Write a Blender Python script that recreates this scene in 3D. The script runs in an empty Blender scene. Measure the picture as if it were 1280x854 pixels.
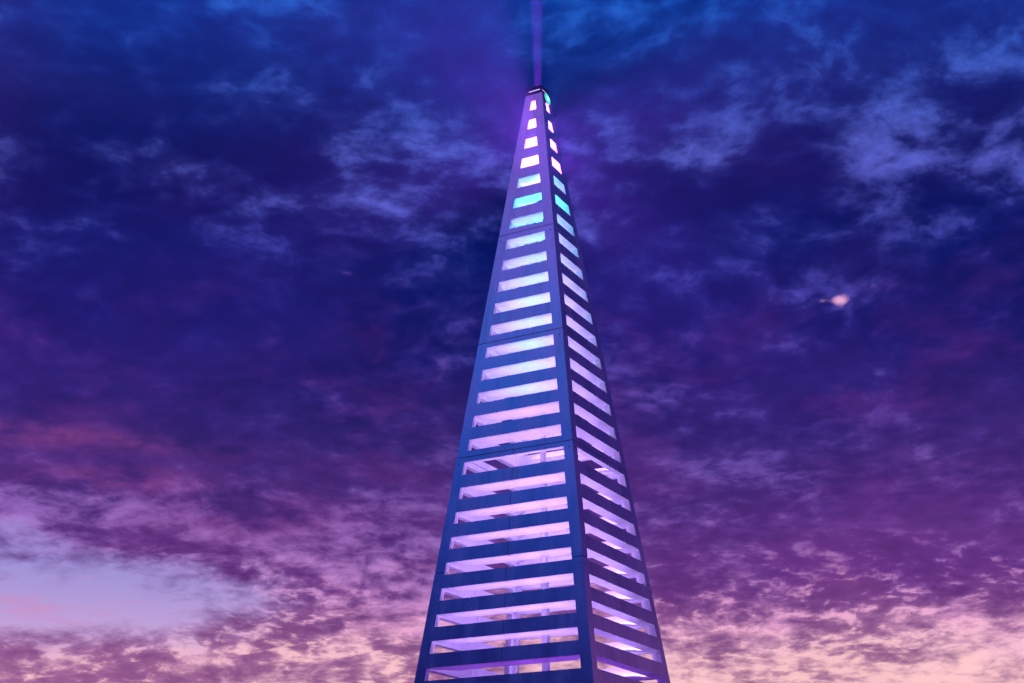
import bpy, bmesh, math, random
from mathutils import Vector, Matrix
random.seed(7)
S = bpy.context.scene
COL = S.collection
U = 2.5                                   # one storey of the tower (five slot rows) in metres

# ------------------------------------------------------------------ camera
ZC, DIST = -5.2158, 10.8718               # eye level and distance, in storeys from the first seam
PITCH, ROLL, HEAD = math.radians(21.467), math.radians(0.359), math.radians(1.299)
EYE = 1.6
def wz(z):                                # storey height -> metres above the ground
    return EYE + (z - ZC) * U
cd = bpy.data.cameras.new("camera"); cam = bpy.data.objects.new("camera", cd); COL.objects.link(cam)
cd.sensor_width = 36; cd.lens = 36 * 1746.26 / 1280; cd.clip_end = 20000; cd.clip_start = 0.05
cam.location = (0, -DIST * U, EYE)
cam.matrix_world = (Matrix.Translation(cam.location) @ Matrix.Rotation(HEAD, 4, 'Z')
                    @ Matrix.Rotation(math.pi / 2 + PITCH, 4, 'X') @ Matrix.Rotation(-ROLL, 4, 'Z'))
S.camera = cam
CAMR = cam.matrix_world.to_3x3()
def sky_ae(x, y):                         # picture point -> azimuth, elevation of that bit of sky
    d = (CAMR @ Vector(((x - 640), (427 - y), -1746.26))).normalized()
    return math.degrees(math.atan2(d.x, d.y)), math.degrees(math.asin(d.z))

# ------------------------------------------------------------------ render look
S.render.engine = 'CYCLES'
S.view_settings.view_transform = 'Standard'; S.view_settings.look = 'None'
S.view_settings.exposure = 0; S.view_settings.gamma = 1
S.cycles.use_denoising = True
S.cycles.volume_bounces = 0
S.cycles.max_bounces = 8; S.cycles.diffuse_bounces = 4; S.cycles.sample_clamp_indirect = 8; S.cycles.sample_clamp_direct = 5

# ------------------------------------------------------------------ node helper
class G:
    def __init__(s, nt): s.nt = nt
    def n(s, t, **k):
        o = s.nt.nodes.new(t)
        for a, b in k.items(): setattr(o, a, b)
        return o
    def put(s, sock, v):
        if isinstance(v, V): s.nt.links.new(v.o, sock)
        elif isinstance(v, (int, float)) and sock.type in ('RGBA',): sock.default_value = (v, v, v, 1)
        elif v is not None: sock.default_value = v
    def m(s, op, *a, clamp=False):
        o = s.n('ShaderNodeMath', operation=op, use_clamp=clamp)
        for i, v in enumerate(a): s.put(o.inputs[i], v)
        return V(s, o.outputs[0])
    def vm(s, op, *a):
        o = s.n('ShaderNodeVectorMath', operation=op)
        for i, v in enumerate(a):
            if op == 'SCALE' and i == 1: s.put(o.inputs['Scale'], v)
            else: s.put(o.inputs[i], v)
        return V(s, o.outputs[0])
    def comb(s, x, y, z):
        o = s.n('ShaderNodeCombineXYZ')
        for i, v in enumerate((x, y, z)): s.put(o.inputs[i], v)
        return V(s, o.outputs[0])
    def sep(s, v):
        o = s.n('ShaderNodeSeparateXYZ'); s.put(o.inputs[0], v)
        return [V(s, q) for q in o.outputs]
    def noise(s, vec, scale, detail=4, rough=.5, dist=0., lac=2., color=False):
        o = s.n('ShaderNodeTexNoise'); s.put(o.inputs['Vector'], vec)
        for k, v in (('Scale', scale), ('Detail', detail), ('Roughness', rough), ('Distortion', dist), ('Lacunarity', lac)):
            o.inputs[k].default_value = v
        return V(s, o.outputs['Color' if color else 'Fac'])
    def smooth(s, x, a, b, lo=0., hi=1.):
        o = s.n('ShaderNodeMapRange', interpolation_type='SMOOTHSTEP')
        for i, v in enumerate((x, a, b, lo, hi)): s.put(o.inputs[i], v)
        return V(s, o.outputs[0])
    def mix(s, f, a, b, blend='MIX'):
        o = s.n('ShaderNodeMix', data_type='RGBA', blend_type=blend)
        s.put(o.inputs[0], f); s.put(o.inputs[6], a); s.put(o.inputs[7], b)
        return V(s, o.outputs[2])
    def ramp(s, f, stops):
        o = s.n('ShaderNodeValToRGB'); s.put(o.inputs[0], f); cr = o.color_ramp
        cr.interpolation = 'CARDINAL' if len(stops) > 3 else 'LINEAR'
        while len(cr.elements) < len(stops): cr.elements.new(.5)
        for e, (p, c) in zip(cr.elements, stops): e.position = p
        for e, (p, c) in zip(cr.elements, stops): e.color = (*c, 1)
        return V(s, o.outputs[0])
class V:
    def __init__(s, g, o): s.g = g; s.o = o
    def __add__(s, b): return s.g.m('ADD', s, b)
    __radd__ = __add__
    def __sub__(s, b): return s.g.m('SUBTRACT', s, b)
    def __rsub__(s, b): return s.g.m('SUBTRACT', b, s)
    def __mul__(s, b): return s.g.m('MULTIPLY', s, b)
    __rmul__ = __mul__
    def __truediv__(s, b): return s.g.m('DIVIDE', s, b)
def lin(r, g, b):
    f = lambda c: (c / 255 / 12.92) if c <= 10 else ((c / 255 + .055) / 1.055) ** 2.4
    return (f(r), f(g), f(b))

# ------------------------------------------------------------------ dusk sky (world)
SUN_AZ, SUN_EL = -28.0, 1.0               # the sun has just reached the horizon, ahead and to the left
W = bpy.data.worlds.new("World"); S.world = W; W.use_nodes = True
g = G(W.node_tree); W.node_tree.nodes.clear()
tc = g.n('ShaderNodeTexCoord'); D = g.vm('NORMALIZE', V(g, tc.outputs['Generated']))
dx, dy, dz = g.sep(D)
AZ = g.m('ARCTAN2', dx, dy) * 57.29578
zc_ = g.m('MINIMUM', g.m('MAXIMUM', dz, -1.0), 1.0)
EL = g.m('ARCSINE', zc_) * 57.29578
q = g.m('DIVIDE', 1.0, g.m('MAXIMUM', dz, 0.0) + .24)
P = g.comb(dx * q, dy * q, 0.0)
warp = g.vm('SCALE', g.vm('SUBTRACT', g.noise(P, 2.2, 3, .5, color=True), (.5, .5, .5)), .11)
P1 = g.vm('ADD', P, warp)
warp2 = g.vm('SCALE', g.vm('SUBTRACT', g.noise(P1, 12.0, 3, .55, color=True), (.5, .5, .5)), .028)
P2 = g.vm('ADD', P1, warp2)
n_big = g.noise(P1, 3.0, 3, .5)
n_mid = g.noise(g.vm('ADD', P2, (.37, .12, 0)), 9.5, 8, .64)
n_fine = g.noise(g.vm('ADD', P2, (4.1, 2.7, 0)), 30.0, 5, .60)
n_tint = g.noise(g.vm('ADD', P2, (9.3, -3.3, 0)), 6.0, 5, .6)
def blob(x, y, rx, ry, amp=1.0, pw=2.0):
    a, e = sky_ae(x, y)
    r1 = math.degrees(rx / 1746.26) / math.cos(math.radians(e)); r2 = math.degrees(ry / 1746.26)
    u = (AZ - a) * (1 / r1); v = (EL - e) * (1 / r2)
    return g.m('EXPONENT', (u * u + v * v) * -1.0) * amp
wob = (g.noise(P2, 3.0, 5, .6) - .5)
# t: 0 at elevation 0, 1 at elevation 40
T = g.m('MULTIPLY', EL + wob * 5.0, 1 / 40., clamp=True)
def ty(y): return sky_ae(640, y)[1] / 40.
dark = g.ramp(T, [(0.0, lin(150, 88, 125)), (ty(840), lin(150, 90, 142)), (ty(760), lin(112, 58, 128)), (ty(680), lin(88, 46, 122)),
                  (ty(570), lin(56, 35, 108)), (ty(470), lin(32, 25, 100)), (ty(350), lin(5, 20, 92)), (ty(200), lin(0, 20, 86)),
                  (ty(50), lin(2, 42, 128)), (1.0, lin(0, 50, 145))])
lite = g.ramp(T, [(0.0, lin(255, 190, 180)), (ty(840), lin(255, 200, 204)), (ty(775), lin(240, 172, 212)), (ty(700), lin(182, 128, 202)),
                  (ty(570), lin(118, 88, 178)), (ty(470), lin(104, 84, 182)), (ty(350), lin(84, 84, 190)), (ty(200), lin(88, 104, 206)),
                  (ty(50), lin(46, 106, 212)), (1.0, lin(26, 100, 205))])
# layout of the bright and the heavy parts of the cloud deck
L = (blob(20, 625, 230, 40, .22) + blob(330, 700, 200, 40, .10) + blob(380, 800, 260, 50, .14) + blob(1050, 855, 440, 85, .34) + blob(520, 640, 120, 110, .13)
     + blob(1090, 215, 60, 45, .25) + blob(905, 95, 30, 14, .10) + blob(1035, 290, 30, 14, .10) + blob(1150, 285, 45, 22, .17) + blob(1270, 230, 45, 25, .15) + blob(820, 490, 60, 45, .14)
     + blob(500, 175, 90, 60, .09) + blob(540, 250, 80, 40, .08) + blob(350, 90, 50, 40, .10) + blob(190, 210, 60, 30, .08)
     + blob(1000, 90, 200, 90, .10) + blob(350, 0, 220, 40, .16) + blob(860, 40, 120, 40, .05) + blob(880, 170, 120, 40, .07)
     + blob(1155, 565, 18, 14, .18) + blob(1040, 375, 50, 22, .13) + blob(250, 350, 90, 30, .07) + blob(760, 290, 50, 30, .06)
     - blob(60, 260, 170, 130, .16) - blob(260, 460, 360, 80, .15) - blob(350, 585, 190, 40, .12) - blob(200, 565, 130, 28, .12) - blob(1260, 420, 200, 130, .13)
     - blob(980, 180, 60, 40, .06) - blob(600, 80, 60, 60, .10) - blob(180, 130, 200, 60, .05) - blob(1000, 240, 60, 40, .09) - blob(880, 640, 260, 60, .03)
     - blob(150, 20, 160, 60, .07) - blob(560, 350, 120, 60, .05) - blob(1180, 700, 150, 45, .12))
field = (n_mid - .5) * 1.05 + (n_big - .5) * .60 + (n_fine - .5) * .60 + .49 + L
gap = g.smooth(field, .46, .95)
soft = g.smooth(field, .38, .66) * .11
low = g.smooth(EL, sky_ae(640, 760)[1], sky_ae(640, 640)[1], 1.0, 0.0)      # nearer the horizon the deck breaks up more sharply
fine_gap = g.smooth((n_mid - .5) * 1.0 + (n_fine - .5) * 1.1 + L * .62 + .5, .50, .82) * low * .9
amt = g.m('MAXIMUM', g.m('MAXIMUM', gap, soft), fine_gap)
dv = g.smooth(n_mid * .6 + n_fine * .4, .32, .66, .78, 1.22)
dark = g.mix(1.0, dark, g.comb(dv, dv, dv), 'MULTIPLY')
cloud = g.mix(amt, dark, lite)
# warm dusk tint on some of the cloud flanks
tint = g.smooth(n_tint * .75 + n_fine * .25, .46, .70)
band = g.smooth(EL, 9.0, 15.0) * g.smooth(EL, 26.0, 18.0)
cloud = g.mix(tint * (.03 + band * .24), cloud, (*lin(112, 46, 122), 1))
# clear evening sky in the break at lower left
ca, ce = sky_ae(90, 735)
clear = g.smooth(g.m('MAXIMUM', blob(80, 748, 280, 60), blob(0, 690, 140, 50, .55)) + (n_mid - .5) * 1.1 + (n_fine - .5) * .35, .26, .86)
clear_col = g.mix(g.smooth(EL, sky_ae(0, 830)[1], sky_ae(0, 680)[1]), (*lin(204, 166, 214), 1), (*lin(156, 146, 212), 1))
streak = g.smooth(g.noise(g.comb(AZ * .18, EL * 1.3, 0.0), 1.0, 5, .6), .54, .70)
clear_col = g.mix(streak * .55, clear_col, (*lin(206, 140, 190), 1))
cloud = g.mix(clear, cloud, clear_col)
# red rim along the edge of the heavy bank at left and the small lit cloudlet
rim = blob(60, 545, 170, 14, .32) + blob(150, 600, 100, 16, .32) + blob(330, 650, 160, 26, .2)
cloud = g.mix(g.m('MULTIPLY', rim * g.smooth(n_mid, .35, .6), 1.0, clamp=True), cloud, (*lin(176, 84, 140), 1))
spot = g.smooth(blob(1050, 375, 11, 7) + blob(1029, 376, 8, 4, .6) + (n_fine - .5) * 1.2, .22, 1.05)
cloud = g.mix(spot * .9, cloud, (*lin(246, 176, 214), 1))
# away from the sunset, unseen sky, dark low down, coloured for the tower's reflections
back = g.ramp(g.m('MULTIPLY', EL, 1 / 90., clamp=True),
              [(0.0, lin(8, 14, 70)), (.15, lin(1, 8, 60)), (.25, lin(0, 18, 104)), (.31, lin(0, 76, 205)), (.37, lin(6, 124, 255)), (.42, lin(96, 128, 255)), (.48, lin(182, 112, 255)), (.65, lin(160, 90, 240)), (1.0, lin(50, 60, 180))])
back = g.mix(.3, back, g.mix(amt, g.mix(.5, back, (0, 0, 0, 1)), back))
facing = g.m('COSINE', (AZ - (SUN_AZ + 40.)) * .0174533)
side = g.mix(.58, (*lin(116, 56, 168), 1), cloud)
cloud = g.mix(g.smooth(facing, .86, .60), cloud, side)
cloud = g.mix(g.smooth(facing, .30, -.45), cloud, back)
# below the horizon
cloud = g.mix(g.smooth(EL, -1.0, -6.0), cloud, (*lin(40, 30, 60), 1))
st = g.n('ShaderNodeTexSky', sky_type='NISHITA', sun_disc=False)
st.sun_elevation = math.radians(SUN_EL); st.sun_rotation = math.radians(SUN_AZ)
st.air_density = 1.5; st.dust_density = 1.5; st.ozone_density = 4
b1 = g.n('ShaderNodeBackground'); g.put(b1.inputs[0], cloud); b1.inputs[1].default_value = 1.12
b2 = g.n('ShaderNodeBackground'); g.put(b2.inputs[0], V(g, st.outputs[0])); b2.inputs[1].default_value = .0015
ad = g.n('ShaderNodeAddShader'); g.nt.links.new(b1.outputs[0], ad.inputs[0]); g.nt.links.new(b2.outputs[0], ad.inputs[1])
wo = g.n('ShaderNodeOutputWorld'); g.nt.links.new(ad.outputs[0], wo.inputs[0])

sl = bpy.data.lights.new("sun", 'SUN'); sun = bpy.data.objects.new("sun", sl); COL.objects.link(sun)
sl.energy = .06; sl.angle = math.radians(6); sl.color = (1.0, .55, .5)
sd = Vector((math.sin(math.radians(SUN_AZ)), math.cos(math.radians(SUN_AZ)), math.tan(math.radians(SUN_EL))))
sun.rotation_euler = sd.to_track_quat('Z', 'Y').to_euler()

# ------------------------------------------------------------------ materials
def mat(name):
    m = bpy.data.materials.new(name); m.use_nodes = True
    gg = G(m.node_tree); b = m.node_tree.nodes['Principled BSDF']
    return m, gg, b
def coat_mat(name, base, metal, rough, var=.12):
    m, k, b = mat(name)
    t = k.n('ShaderNodeTexCoord'); o = V(k, t.outputs['Object'])
    n1 = k.noise(o, 1.1, 3, .5); n2 = k.noise(k.vm('MULTIPLY', o, (3, 3, .6)), 1.0, 3, .5); n3 = k.noise(o, 60, 3, .6)
    oi = k.n('ShaderNodeObjectInfo'); rnd = V(k, oi.outputs['Random'])
    st = k.smooth(k.noise(k.vm('MULTIPLY', o, (7, 7, .35)), 1.0, 3, .5), .48, .72)
    f = k.smooth(n1 * .6 + n2 * .4, .35, .65, 1 - var, 1.0) * (1.0 - rnd * .10) * (1.0 - st * .12)
    k.put(b.inputs['Base Color'], k.mix(1.0, (*base, 1), k.comb(f, f, f), 'MULTIPLY'))
    b.inputs['Metallic'].default_value = metal
    k.put(b.inputs['Roughness'], k.smooth(n2 * .6 + n1 * .4, .35, .65, rough - .04, rough + .05))
    bu = k.n('ShaderNodeBump'); bu.inputs['Strength'].default_value = .05; bu.inputs['Distance'].default_value = .004
    k.put(bu.inputs['Height'], n1 * .5); k.nt.links.new(bu.outputs[0], b.inputs['Normal'])
    return m
CLAD = coat_mat('silver_cladding', (.78, .79, .82), .85, .25)
INNER = coat_mat('white_lining', (.80, .79, .82), .0, .32, .10)
DARK = coat_mat('dark_sealant', (.03, .03, .04), .0, .6)
HEAD = coat_mat('dark_head_paint', (.10, .09, .16), .3, .4)
STEEL = coat_mat('galvanised_steel', (.42, .43, .46), .8, .4)
def emit(name, col, st_):
    m, k, b = mat(name)
    b.inputs['Base Color'].default_value = (.8, .8, .8, 1)
    b.inputs['Emission Color'].default_value = (*col, 1); b.inputs['Emission Strength'].default_value = st_
    return m
LILAC = emit('lilac_tube', (.52, .31, 1.0), 12)
UPPER = emit('upper_lilac_tube', (.54, .32, 1.0), 18)
CYAN = emit('cyan_tube', (.02, .72, 1.0), 7)
VIOLET = emit('violet_tube', (.36, .06, 1.0), 3)
SLIT = emit('slit_glow', (.62, .40, 1.0), 1.3)
ACC = emit('cyan_accent', (.02, .66, .95), 22)
GREENL = emit('green_lens', (.0, .55, .28), 1.6)
GREENC = emit('green_core', (.25, 1.0, .75), 3.0)

# ------------------------------------------------------------------ mesh helpers
def link(name, me, m, parent=None, mi=None):
    o = bpy.data.objects.new(name, me); COL.objects.link(o)
    if m: me.materials.append(m)
    if mi: me.materials.append(mi)
    if parent: o.parent = parent
    return o
def mesh(name, vs, fs, fm=None, smooth=False):
    me = bpy.data.meshes.new(name); me.from_pydata(vs, [], fs); me.update()
    if fm:
        for p_, k in zip(me.polygons, fm): p_.material_index = k
    if smooth:
        for p_ in me.polygons: p_.use_smooth = True
    return me
def tag(o, label=None, cat=None, group=None, kind=None):
    for k, v in (('label', label), ('category', cat), ('group', group), ('kind', kind)):
        if v: o[k] = v
    return o
def empty(name, loc=(0, 0, 0)):
    o = bpy.data.objects.new(name, None); COL.objects.link(o); o.location = loc; o.empty_display_size = .5
    return o
def hexa(name, out4, in4, m, parent, mi=None):
    """out4/in4: four outer and four inner corners (bl, br, tr, tl seen from outside)."""
    vs = list(out4) + list(in4)
    fs = [(0, 1, 2, 3), (7, 6, 5, 4), (1, 0, 4, 5), (2, 1, 5, 6), (3, 2, 6, 7), (0, 3, 7, 4)]
    return link(name, mesh(name, vs, fs, [0, 1, 1, 1, 1, 1] if mi else None), m, parent, mi)
def lathe(name, prof, m, parent, loc, seg=24, axis=Vector((0, 0, 1))):
    vs = []; fs = []
    Q = Vector((0, 0, 1)).rotation_difference(axis).to_matrix()
    for r, z in prof:
        for k in range(seg):
            a = 2 * math.pi * k / seg
            vs.append(Vector(loc) + Q @ Vector((r * math.cos(a), r * math.sin(a), z)))
    n = len(prof)
    for i in range(n - 1):
        for k in range(seg):
            fs.append((i * seg + k, i * seg + (k + 1) % seg, (i + 1) * seg + (k + 1) % seg, (i + 1) * seg + k))
    fs.append(tuple(range(seg))[::-1]); fs.append(tuple((n - 1) * seg + k for k in range(seg)))
    return link(name, mesh(name, vs, fs, smooth=True), m, parent)

# ------------------------------------------------------------------ tower
PSI = math.radians(18.0974)
A0, B0 = .25681, .12553
M0, SH, SO = .0880, .0944, .0743          # stile width, slot height, offset of the slot top
T0 = .050                                 # wall thickness
def hw(z): return A0 - B0 * z             # half width of the tower at storey height z
# face k: outward normal and its horizontal axis (left to right seen from outside)
FACES = []
for k in range(4):
    an = PSI - math.pi / 4 + k * math.pi / 2          # 0: left face in view, 1: right face, 2: far right, 3: far left
    FACES.append((Vector((math.sin(an), -math.cos(an), 0)), Vector((math.cos(an), math.sin(an), 0))))
ZL = 0.0
def fp(k, s, z, d=0.0):
    """a point of face k: s along it, storey height z, d inwards."""
    n, a = FACES[k]
    v = n * (hw(z) - d) + a * s
    return Vector((v.x * U, v.y * U, wz(z)))
TOP = 1.468
BASE = ZC - EYE / U                       # ground level
SEAMS = [TOP, -.020, -1.030, -2.020, -2.950, -3.985, -4.985, BASE + .10]
def slot(r):                              # top, bottom, stile width of slot row r
    zt = -(r - 8) / 5 - SO; zb = zt - SH; m = M0
    if r == 1: m = .071
    if r == 2: m = .084
    if r == 18: zt += .012; m = .078
    return zt, zb, m
JG = .003                                # half of the joint between two storeys
tower = empty('lattice_tower', (0, 0, 0))
tag(tower, 'tall tapering square lattice tower with slatted silver walls glowing purple from inside', 'tower')
GV = .0022
def plate(name, k, s0b, s1b, s0t, s1t, zb, zt, parent, d0=0., d1=T0, mitre=(False, False), m=None, mi=None):
    m = m or CLAD
    o = [fp(k, s0b, zb, d0), fp(k, s1b, zb, d0), fp(k, s1t, zt, d0), fp(k, s0t, zt, d0)]
    dd = d1 - d0
    a = dd if mitre[0] else 0; b = dd if mitre[1] else 0
    i = [fp(k, s0b + a, zb, d1), fp(k, s1b - b, zb, d1), fp(k, s1t - b, zt, d1), fp(k, s0t + a, zt, d1)]
    return hexa(name, o, i, m, parent, mi)
for si in range(len(SEAMS) - 1):
    zt_s, zb_s = SEAMS[si], SEAMS[si + 1]
    z1, z0 = zt_s - (JG if si else 0), zb_s + JG
    rows = [r for r in range(1, 37) if zb_s + .03 < slot(r)[0] < zt_s - .005 and r < 36]   # a slot may run on across the joint below
    split = si >= 3
    for k in range(4):
        pn = empty('wall_panel'); pn.parent = tower
        # stiles follow the corner, with the slot ends stepping as they do
        mt = M0 if si else .071
        zc2 = []
        if si == 0:                                    # narrow head above row 3: stiles get thinner
            for (a_, b_, ma, mb) in ((1.40, z1, .014, .014), (slot(1)[1] - .06, 1.40, .071, .071), (slot(2)[1] - .06, slot(1)[1] - .06, .084, .084), (z0, slot(2)[1] - .06, M0, M0)):
                zc2.append((a_, b_, ma))
        elif si == 3:
            zc2 = [(slot(18)[1] - .02, z1, .078), (z0, slot(18)[1] - .02, M0)]
        else: zc2 = [(z0, z1, M0)]
        for a_, b_, ms in zc2:
            lft = (-hw(a_), -hw(a_) + ms, -hw(b_), -hw(b_) + ms)
            plate('stile', k, lft[0], lft[1], lft[2], lft[3], a_, b_, pn, mitre=(True, False), m=HEAD if a_ == 1.40 else CLAD, mi=INNER)
            plate('stile', k, -lft[1], -lft[0], -lft[3], -lft[2], a_, b_, pn, mitre=(False, True), m=HEAD if a_ == 1.40 else CLAD, mi=INNER)
        # the solid bands between the slots
        cuts = [(slot(r)[0], slot(r)[1]) for r in rows]
        above = [slot(r)[1] for r in range(1, 36) if slot(r)[0] > z1 > slot(r)[1]]
        bands = []; up = above[0] if above else z1
        for t_, b_ in cuts:
            bands.append((b_, t_, up)); up = b_
        solid = [(t_, u_) for (_, t_, u_) in bands] + ([(z0, up)] if up > z0 + .004 else [])
        def ms_at(z):
            for a_, b_, ms in zc2:
                if a_ - 1e-6 <= z <= b_ + 1e-6: return ms
            return M0
        for bi, (b_, u_) in enumerate(solid):
            # split a band where the stile width changes
            pts = [b_] + sorted(a_ for a_, _, _ in zc2 if b_ + 1e-4 < a_ < u_ - 1e-4) + [u_]
            for j in range(len(pts) - 1):
                zb2, zt2 = pts[j], pts[j + 1]; ms = ms_at((zb2 + zt2) / 2)
                eb, et = hw(zb2) - ms, hw(zt2) - ms
                if si == 0 and zt2 == z1:                # head: a narrow lit slit just under the top
                    sa, sb = 1.447, 1.433; h2 = .045
                    plate('slat', k, -et, et, -et, et, sa, zt2, pn, m=HEAD)
                    plate('slat', k, -eb, eb, -eb, eb, zb2, sb, pn, m=HEAD)
                    plate('slit_light', k, -.052, .052, -.052, .052, sb + .001, sa - .001, pn, d0=.003, d1=.02, m=SLIT)
                    continue
                if split:
                    plate('slat', k, -eb, -GV, -et, -GV, zb2, zt2, pn, mi=INNER)
                    plate('slat', k, GV, eb, GV, et, zb2, zt2, pn, mi=INNER)
                    plate('joint_strip', k, -GV, GV, -GV, GV, zb2, zt2, pn, d0=.003, d1=T0 - .004, m=DARK)
                else:
                    plate('slat', k, -eb, eb, -et, et, zb2, zt2, pn, mi=INNER)
            # shelf behind the foot of a slat
            if bi < len(rows):
                r = rows[bi]
                dep = (.165 if k in (0, 2) else .055)
                dep = min(dep, (hw(b_) - T0) * .45)
                if r > 2 and not (k == 3) and not (r == 18 and k == 1):
                    e_ = hw(b_) - T0 - .004
                    hh = .010
                    zb0 = b_
                    if r == 18: b_ = b_ + .035; dep = .09      # set higher above the shallow top slot
                    o = [fp(k, -e_, b_, T0), fp(k, e_, b_, T0), fp(k, e_, b_ + hh, T0), fp(k, -e_, b_ + hh, T0)]
                    c_ = dep
                    i = [fp(k, -e_ + c_, b_, T0 + dep), fp(k, e_ - c_, b_, T0 + dep), fp(k, e_ - c_, b_ + hh, T0 + dep), fp(k, -e_ + c_, b_ + hh, T0 + dep)]
                    hexa('shelf', o, i, INNER, pn)
                    if dep > .03 and k in (0, 2):         # light strip lying in the trough on top of the shelf
                        lm = UPPER if r <= 13 else LILAC if r <= 26 else VIOLET
                        if r in (6, 7): lm = CYAN
                        es = e_ - dep * .5 - .03; da, db = T0 + dep * .08, T0 + dep * .42
                        o = [fp(k, -es, b_ + hh + .002, da), fp(k, es, b_ + hh + .002, da), fp(k, es, b_ + hh + .008, da), fp(k, -es, b_ + hh + .008, da)]
                        i = [fp(k, -es, b_ + hh + .002, db), fp(k, es, b_ + hh + .002, db), fp(k, es, b_ + hh + .008, db), fp(k, -es, b_ + hh + .008, db)]
                        runs = [(-es, es, lm, 'light_strip')]
                        if k == 0 and 8 <= r <= 16:       # cyan glow added in the trough to imitate a reflected cyan streak
                            g0 = -.02; g1 = g0 + (es - g0) * (1.0 - (r - 8) * .085)
                            runs = [(-es, g0 - .004, lm, 'light_strip'), (g0, g1 - .006, ACC, 'cyan_streak_fill'), (g1, es, lm, 'light_strip')]
                        za, zb_ = b_ + hh + .002, b_ + hh + .008
                        for q0, q1, mm, nm in runs:
                            if q1 - q0 < .02: continue
                            hexa(nm, [fp(k, q0, za, da), fp(k, q1, za, da), fp(k, q1, zb_, da), fp(k, q0, zb_, da)],
                                 [fp(k, q0, za, db), fp(k, q1, za, db), fp(k, q1, zb_, db), fp(k, q0, zb_, db)], mm, pn)
        # dark sealant in the joint under this storey
        e_ = hw(zb_s)
        if any(slot(r)[1] < zb_s < slot(r)[0] for r in rows):
            for q0, q1 in ((-e_ + .004, -e_ + M0), (e_ - M0, e_ - .004)):
                plate('joint_strip', k, q0, q1, q0, q1, zb_s - JG, zb_s + JG, pn, d0=.004, d1=T0 - .004, mitre=(q0 < 0, q0 > 0), m=DARK)
        else: plate('joint_strip', k, -e_ + .004, e_ - .004, -e_ + .004, e_ - .004, zb_s - JG, zb_s + JG, pn, d0=.004, d1=T0 - .004, mitre=(True, True), m=DARK)
        # bolt heads beside the joint
        for sg in (-1, 1):
            zz = zb_s - .055; nrm = (FACES[k][0] + Vector((0, 0, B0))).normalized()
            lathe('bolt', [(.012, 0), (.012, .006), (.007, .010)], DARK, pn, fp(k, sg * (hw(zz) - .030), zz, 0), 10, nrm)

# cap on top of the tower
e = hw(TOP)
cap = link('cap', mesh('cap', [fp(k, s * (e + .002), z, -.002) for z in (TOP, TOP + .014) for k, s in ((0, -1), (0, 1), (2, -1), (2, 1))],
      [(3, 2, 1, 0), (4, 5, 6, 7), (0, 1, 5, 4), (1, 2, 6, 5), (2, 3, 7, 6), (3, 0, 4, 7)]), HEAD, tower)

# light mast up the axis of the tower
mast = empty('light_mast', (0, 0, 0)); mast.parent = tower; mast['label'] = 'pale round pole up the middle of the tower'
def seg(z0, z1, r):
    lathe('pole', [(r, 0), (r, (z1 - z0) * U)], INNER, mast, (0, 0, wz(z0)), 16)
    lathe('collar', [(r + .015, 0), (r + .015, .05)], STEEL, mast, (0, 0, wz(z1) - .05), 16)
for a_, b_, r_ in ((BASE + .1, -3.95, .085), (-3.95, -2.95, .08), (-2.95, -2.0, .07), (-2.0, -1.0, .06), (-1.0, .12, .05)): seg(a_ + .004, b_, r_)
lathe('lamp_globe', [(.0, 0), (.05, .01), (.07, .05), (.07, .12), (.05, .16), (.0, .17)], CYAN, mast, (0, 0, wz(.12) + .002), 16)

# floodlight high in the head of the tower
def point(name, z, power, col, rad):
    l = bpy.data.lights.new(name, 'POINT'); o = bpy.data.objects.new(name, l); COL.objects.link(o)
    l.energy = power; l.color = col; l.shadow_soft_size = rad; o.location = (0, 0, wz(z)); return o
point('cyan_lamp', .27, 60, (.08, .75, 1.0), .03)
for z_, p_ in ((.70, 4000), (.88, 5500), (1.08, 5500), (1.27, 1500)): point('head_lamp', z_, p_ * 1.7, (1.0, .16, .98), .03)
for z_, p_ in ((.50, 12),): point('neck_fill', z_, p_, (.55, .32, 1.0), .03)  # fill light added to lift the dark rows under the blocking plate
e = hw(.60) - T0 - .004
square_part = [Vector((U * e * math.sqrt(2) * math.sin(PSI + k * math.pi / 2), -U * e * math.sqrt(2) * math.cos(PSI + k * math.pi / 2), wz(.60) + dz_)) for dz_ in (0, .02) for k in range(4)]
BOXF = [(3, 2, 1, 0), (4, 5, 6, 7), (0, 1, 5, 4), (1, 2, 6, 5), (2, 3, 7, 6), (3, 0, 4, 7)]
link('added_light_block', mesh('added_light_block', square_part, BOXF), INNER, tower)  # unseen plate, added to keep head lamp light out of the rows below

# green signal lamp on the right-hand side of the head
lampz = 1.365; n_ = (FACES[1][0] + Vector((0, 0, B0))).normalized()
lamp = empty('signal_lamp', (0, 0, 0)); lamp.parent = tower; lamp['label'] = 'round green signal lamp on the dark head of the tower'
c = fp(1, .0, lampz, -.002)
lathe('housing', [(.150, 0), (.150, .012), (.142, .020)], STEEL, lamp, c, 24, n_)
lathe('lens', [(.138, .018), (.125, .028), (.08, .036), (.0, .040)], GREENL, lamp, c, 24, n_)
lathe('bulb', [(.062, .034), (.052, .042), (.0, .046)], GREENC, lamp, c, 16, n_)

# searchlight beam straight up from the cap
bl = bpy.data.lights.new('sky_beam', 'AREA'); bo = bpy.data.objects.new('sky_beam', bl); COL.objects.link(bo)
bl.shape = 'DISK'; bl.size = .17; bl.spread = math.radians(6.5); bl.energy = 380; bl.color = (1.0, .06, .95)
bo.location = (0, 0, wz(TOP + .014) + .045); bo.rotation_euler = (math.pi, 0, 0)
lathe('beam_housing', [(.15, 0), (.15, .03), (.135, .035)], HEAD, tower, (0, 0, wz(TOP + .014)), 20)

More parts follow.
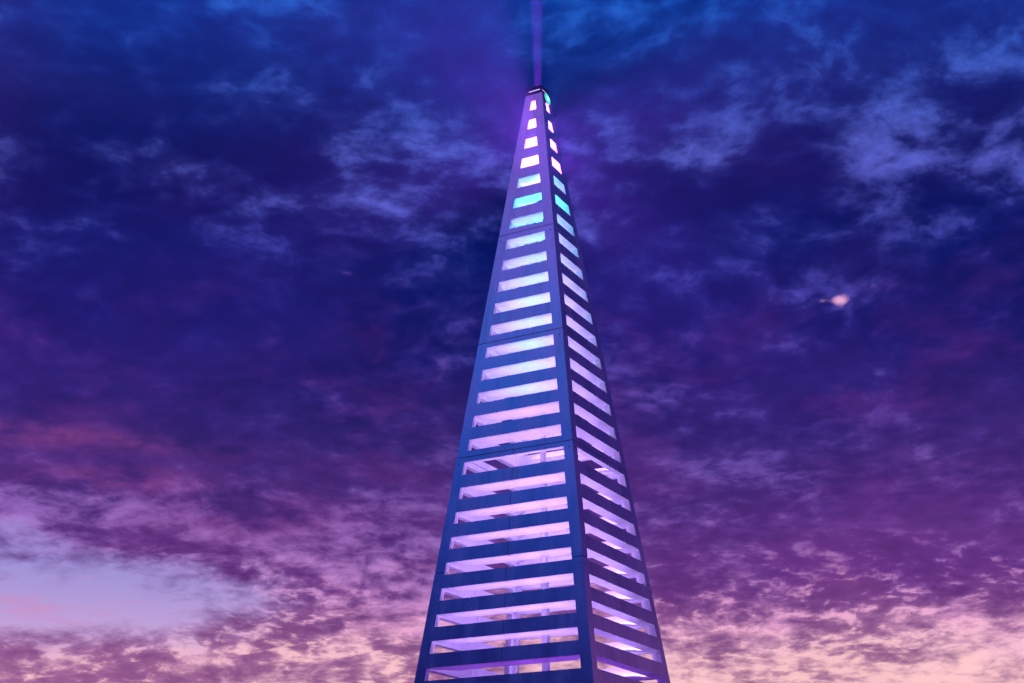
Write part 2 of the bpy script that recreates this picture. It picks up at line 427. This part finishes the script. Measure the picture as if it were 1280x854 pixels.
# plinth
pz = BASE
w0 = hw(BASE + .1) * U + .12; w1 = w0 + .25
pl = empty('plinth'); pl.parent = tower
def square_block(name, w, z0, z1, m, parent):
    vs = []
    for z_ in (z0, z1):
        for k in range(4):
            a = PSI + k * math.pi / 2
            vs.append(Vector((w * math.sqrt(2) * math.sin(a), -w * math.sqrt(2) * math.cos(a), z_)))
    return link(name, mesh(name, vs, [(3, 2, 1, 0), (4, 5, 6, 7), (0, 1, 5, 4), (1, 2, 6, 5), (2, 3, 7, 6), (3, 0, 4, 7)]), m, parent)
CONC, kc, bc = mat('concrete')
tco = V(kc, kc.n('ShaderNodeTexCoord').outputs['Object'])
kc.put(bc.inputs['Base Color'], kc.ramp(kc.noise(tco, 2.0, 8, .65), [(.3, (.20, .19, .19)), (.7, (.34, .33, .32))])); bc.inputs['Roughness'].default_value = .85
square_block('lower_step', w1, .004, .12, CONC, pl); square_block('upper_step', w0, .12, .25, CONC, pl)

# ------------------------------------------------------------------ ground
GM, kg, bg = mat('plaza_paving')
tg = V(kg, kg.n('ShaderNodeTexCoord').outputs['Object'])
br = kg.n('ShaderNodeTexBrick'); kg.put(br.inputs['Vector'], tg); br.inputs['Scale'].default_value = 1.0
br.inputs['Brick Width'].default_value = .9; br.inputs['Row Height'].default_value = .6; br.inputs['Mortar Size'].default_value = .008
br.inputs['Color1'].default_value = (.21, .20, .20, 1); br.inputs['Color2'].default_value = (.26, .25, .245, 1); br.inputs['Mortar'].default_value = (.09, .09, .09, 1)
nn = kg.noise(tg, .7, 6, .6); f = kg.smooth(nn, .3, .7, .75, 1.05)
kg.put(bg.inputs['Base Color'], kg.mix(1.0, V(kg, br.outputs[0]), kg.comb(f, f, f), 'MULTIPLY')); bg.inputs['Roughness'].default_value = .8
R = 6000
ground = link('ground', mesh('ground', [(R * math.cos(2 * math.pi * k / 64), R * math.sin(2 * math.pi * k / 64), 0) for k in range(64)], [tuple(range(64))]), GM)
tag(ground, 'grey paved plaza', None, None, 'structure')

# ------------------------------------------------------------------ evening air
HM = bpy.data.materials.new('evening_air'); HM.use_nodes = True; HM.node_tree.nodes.clear()
kh = G(HM.node_tree); pv = kh.n('ShaderNodeVolumePrincipled'); oh = kh.n('ShaderNodeOutputMaterial')
pv.inputs['Color'].default_value = (.24, .34, 1.0, 1); pv.inputs['Density'].default_value = .0020; pv.inputs['Anisotropy'].default_value = 0.0
kh.nt.links.new(pv.outputs[0], oh.inputs['Volume'])
X, Y0, Y1, Z0, Z1 = 30, -42, 22, -1, 42
haze = link('haze', mesh('haze', [(sx * X, y, z) for z in (Z0, Z1) for sx, y in ((-1, Y0), (1, Y0), (1, Y1), (-1, Y1))],
      [(3, 2, 1, 0), (4, 5, 6, 7), (0, 1, 5, 4), (1, 2, 6, 5), (2, 3, 7, 6), (3, 0, 4, 7)]), HM)
tag(haze, 'thin evening haze around the tower', None, None, 'stuff')
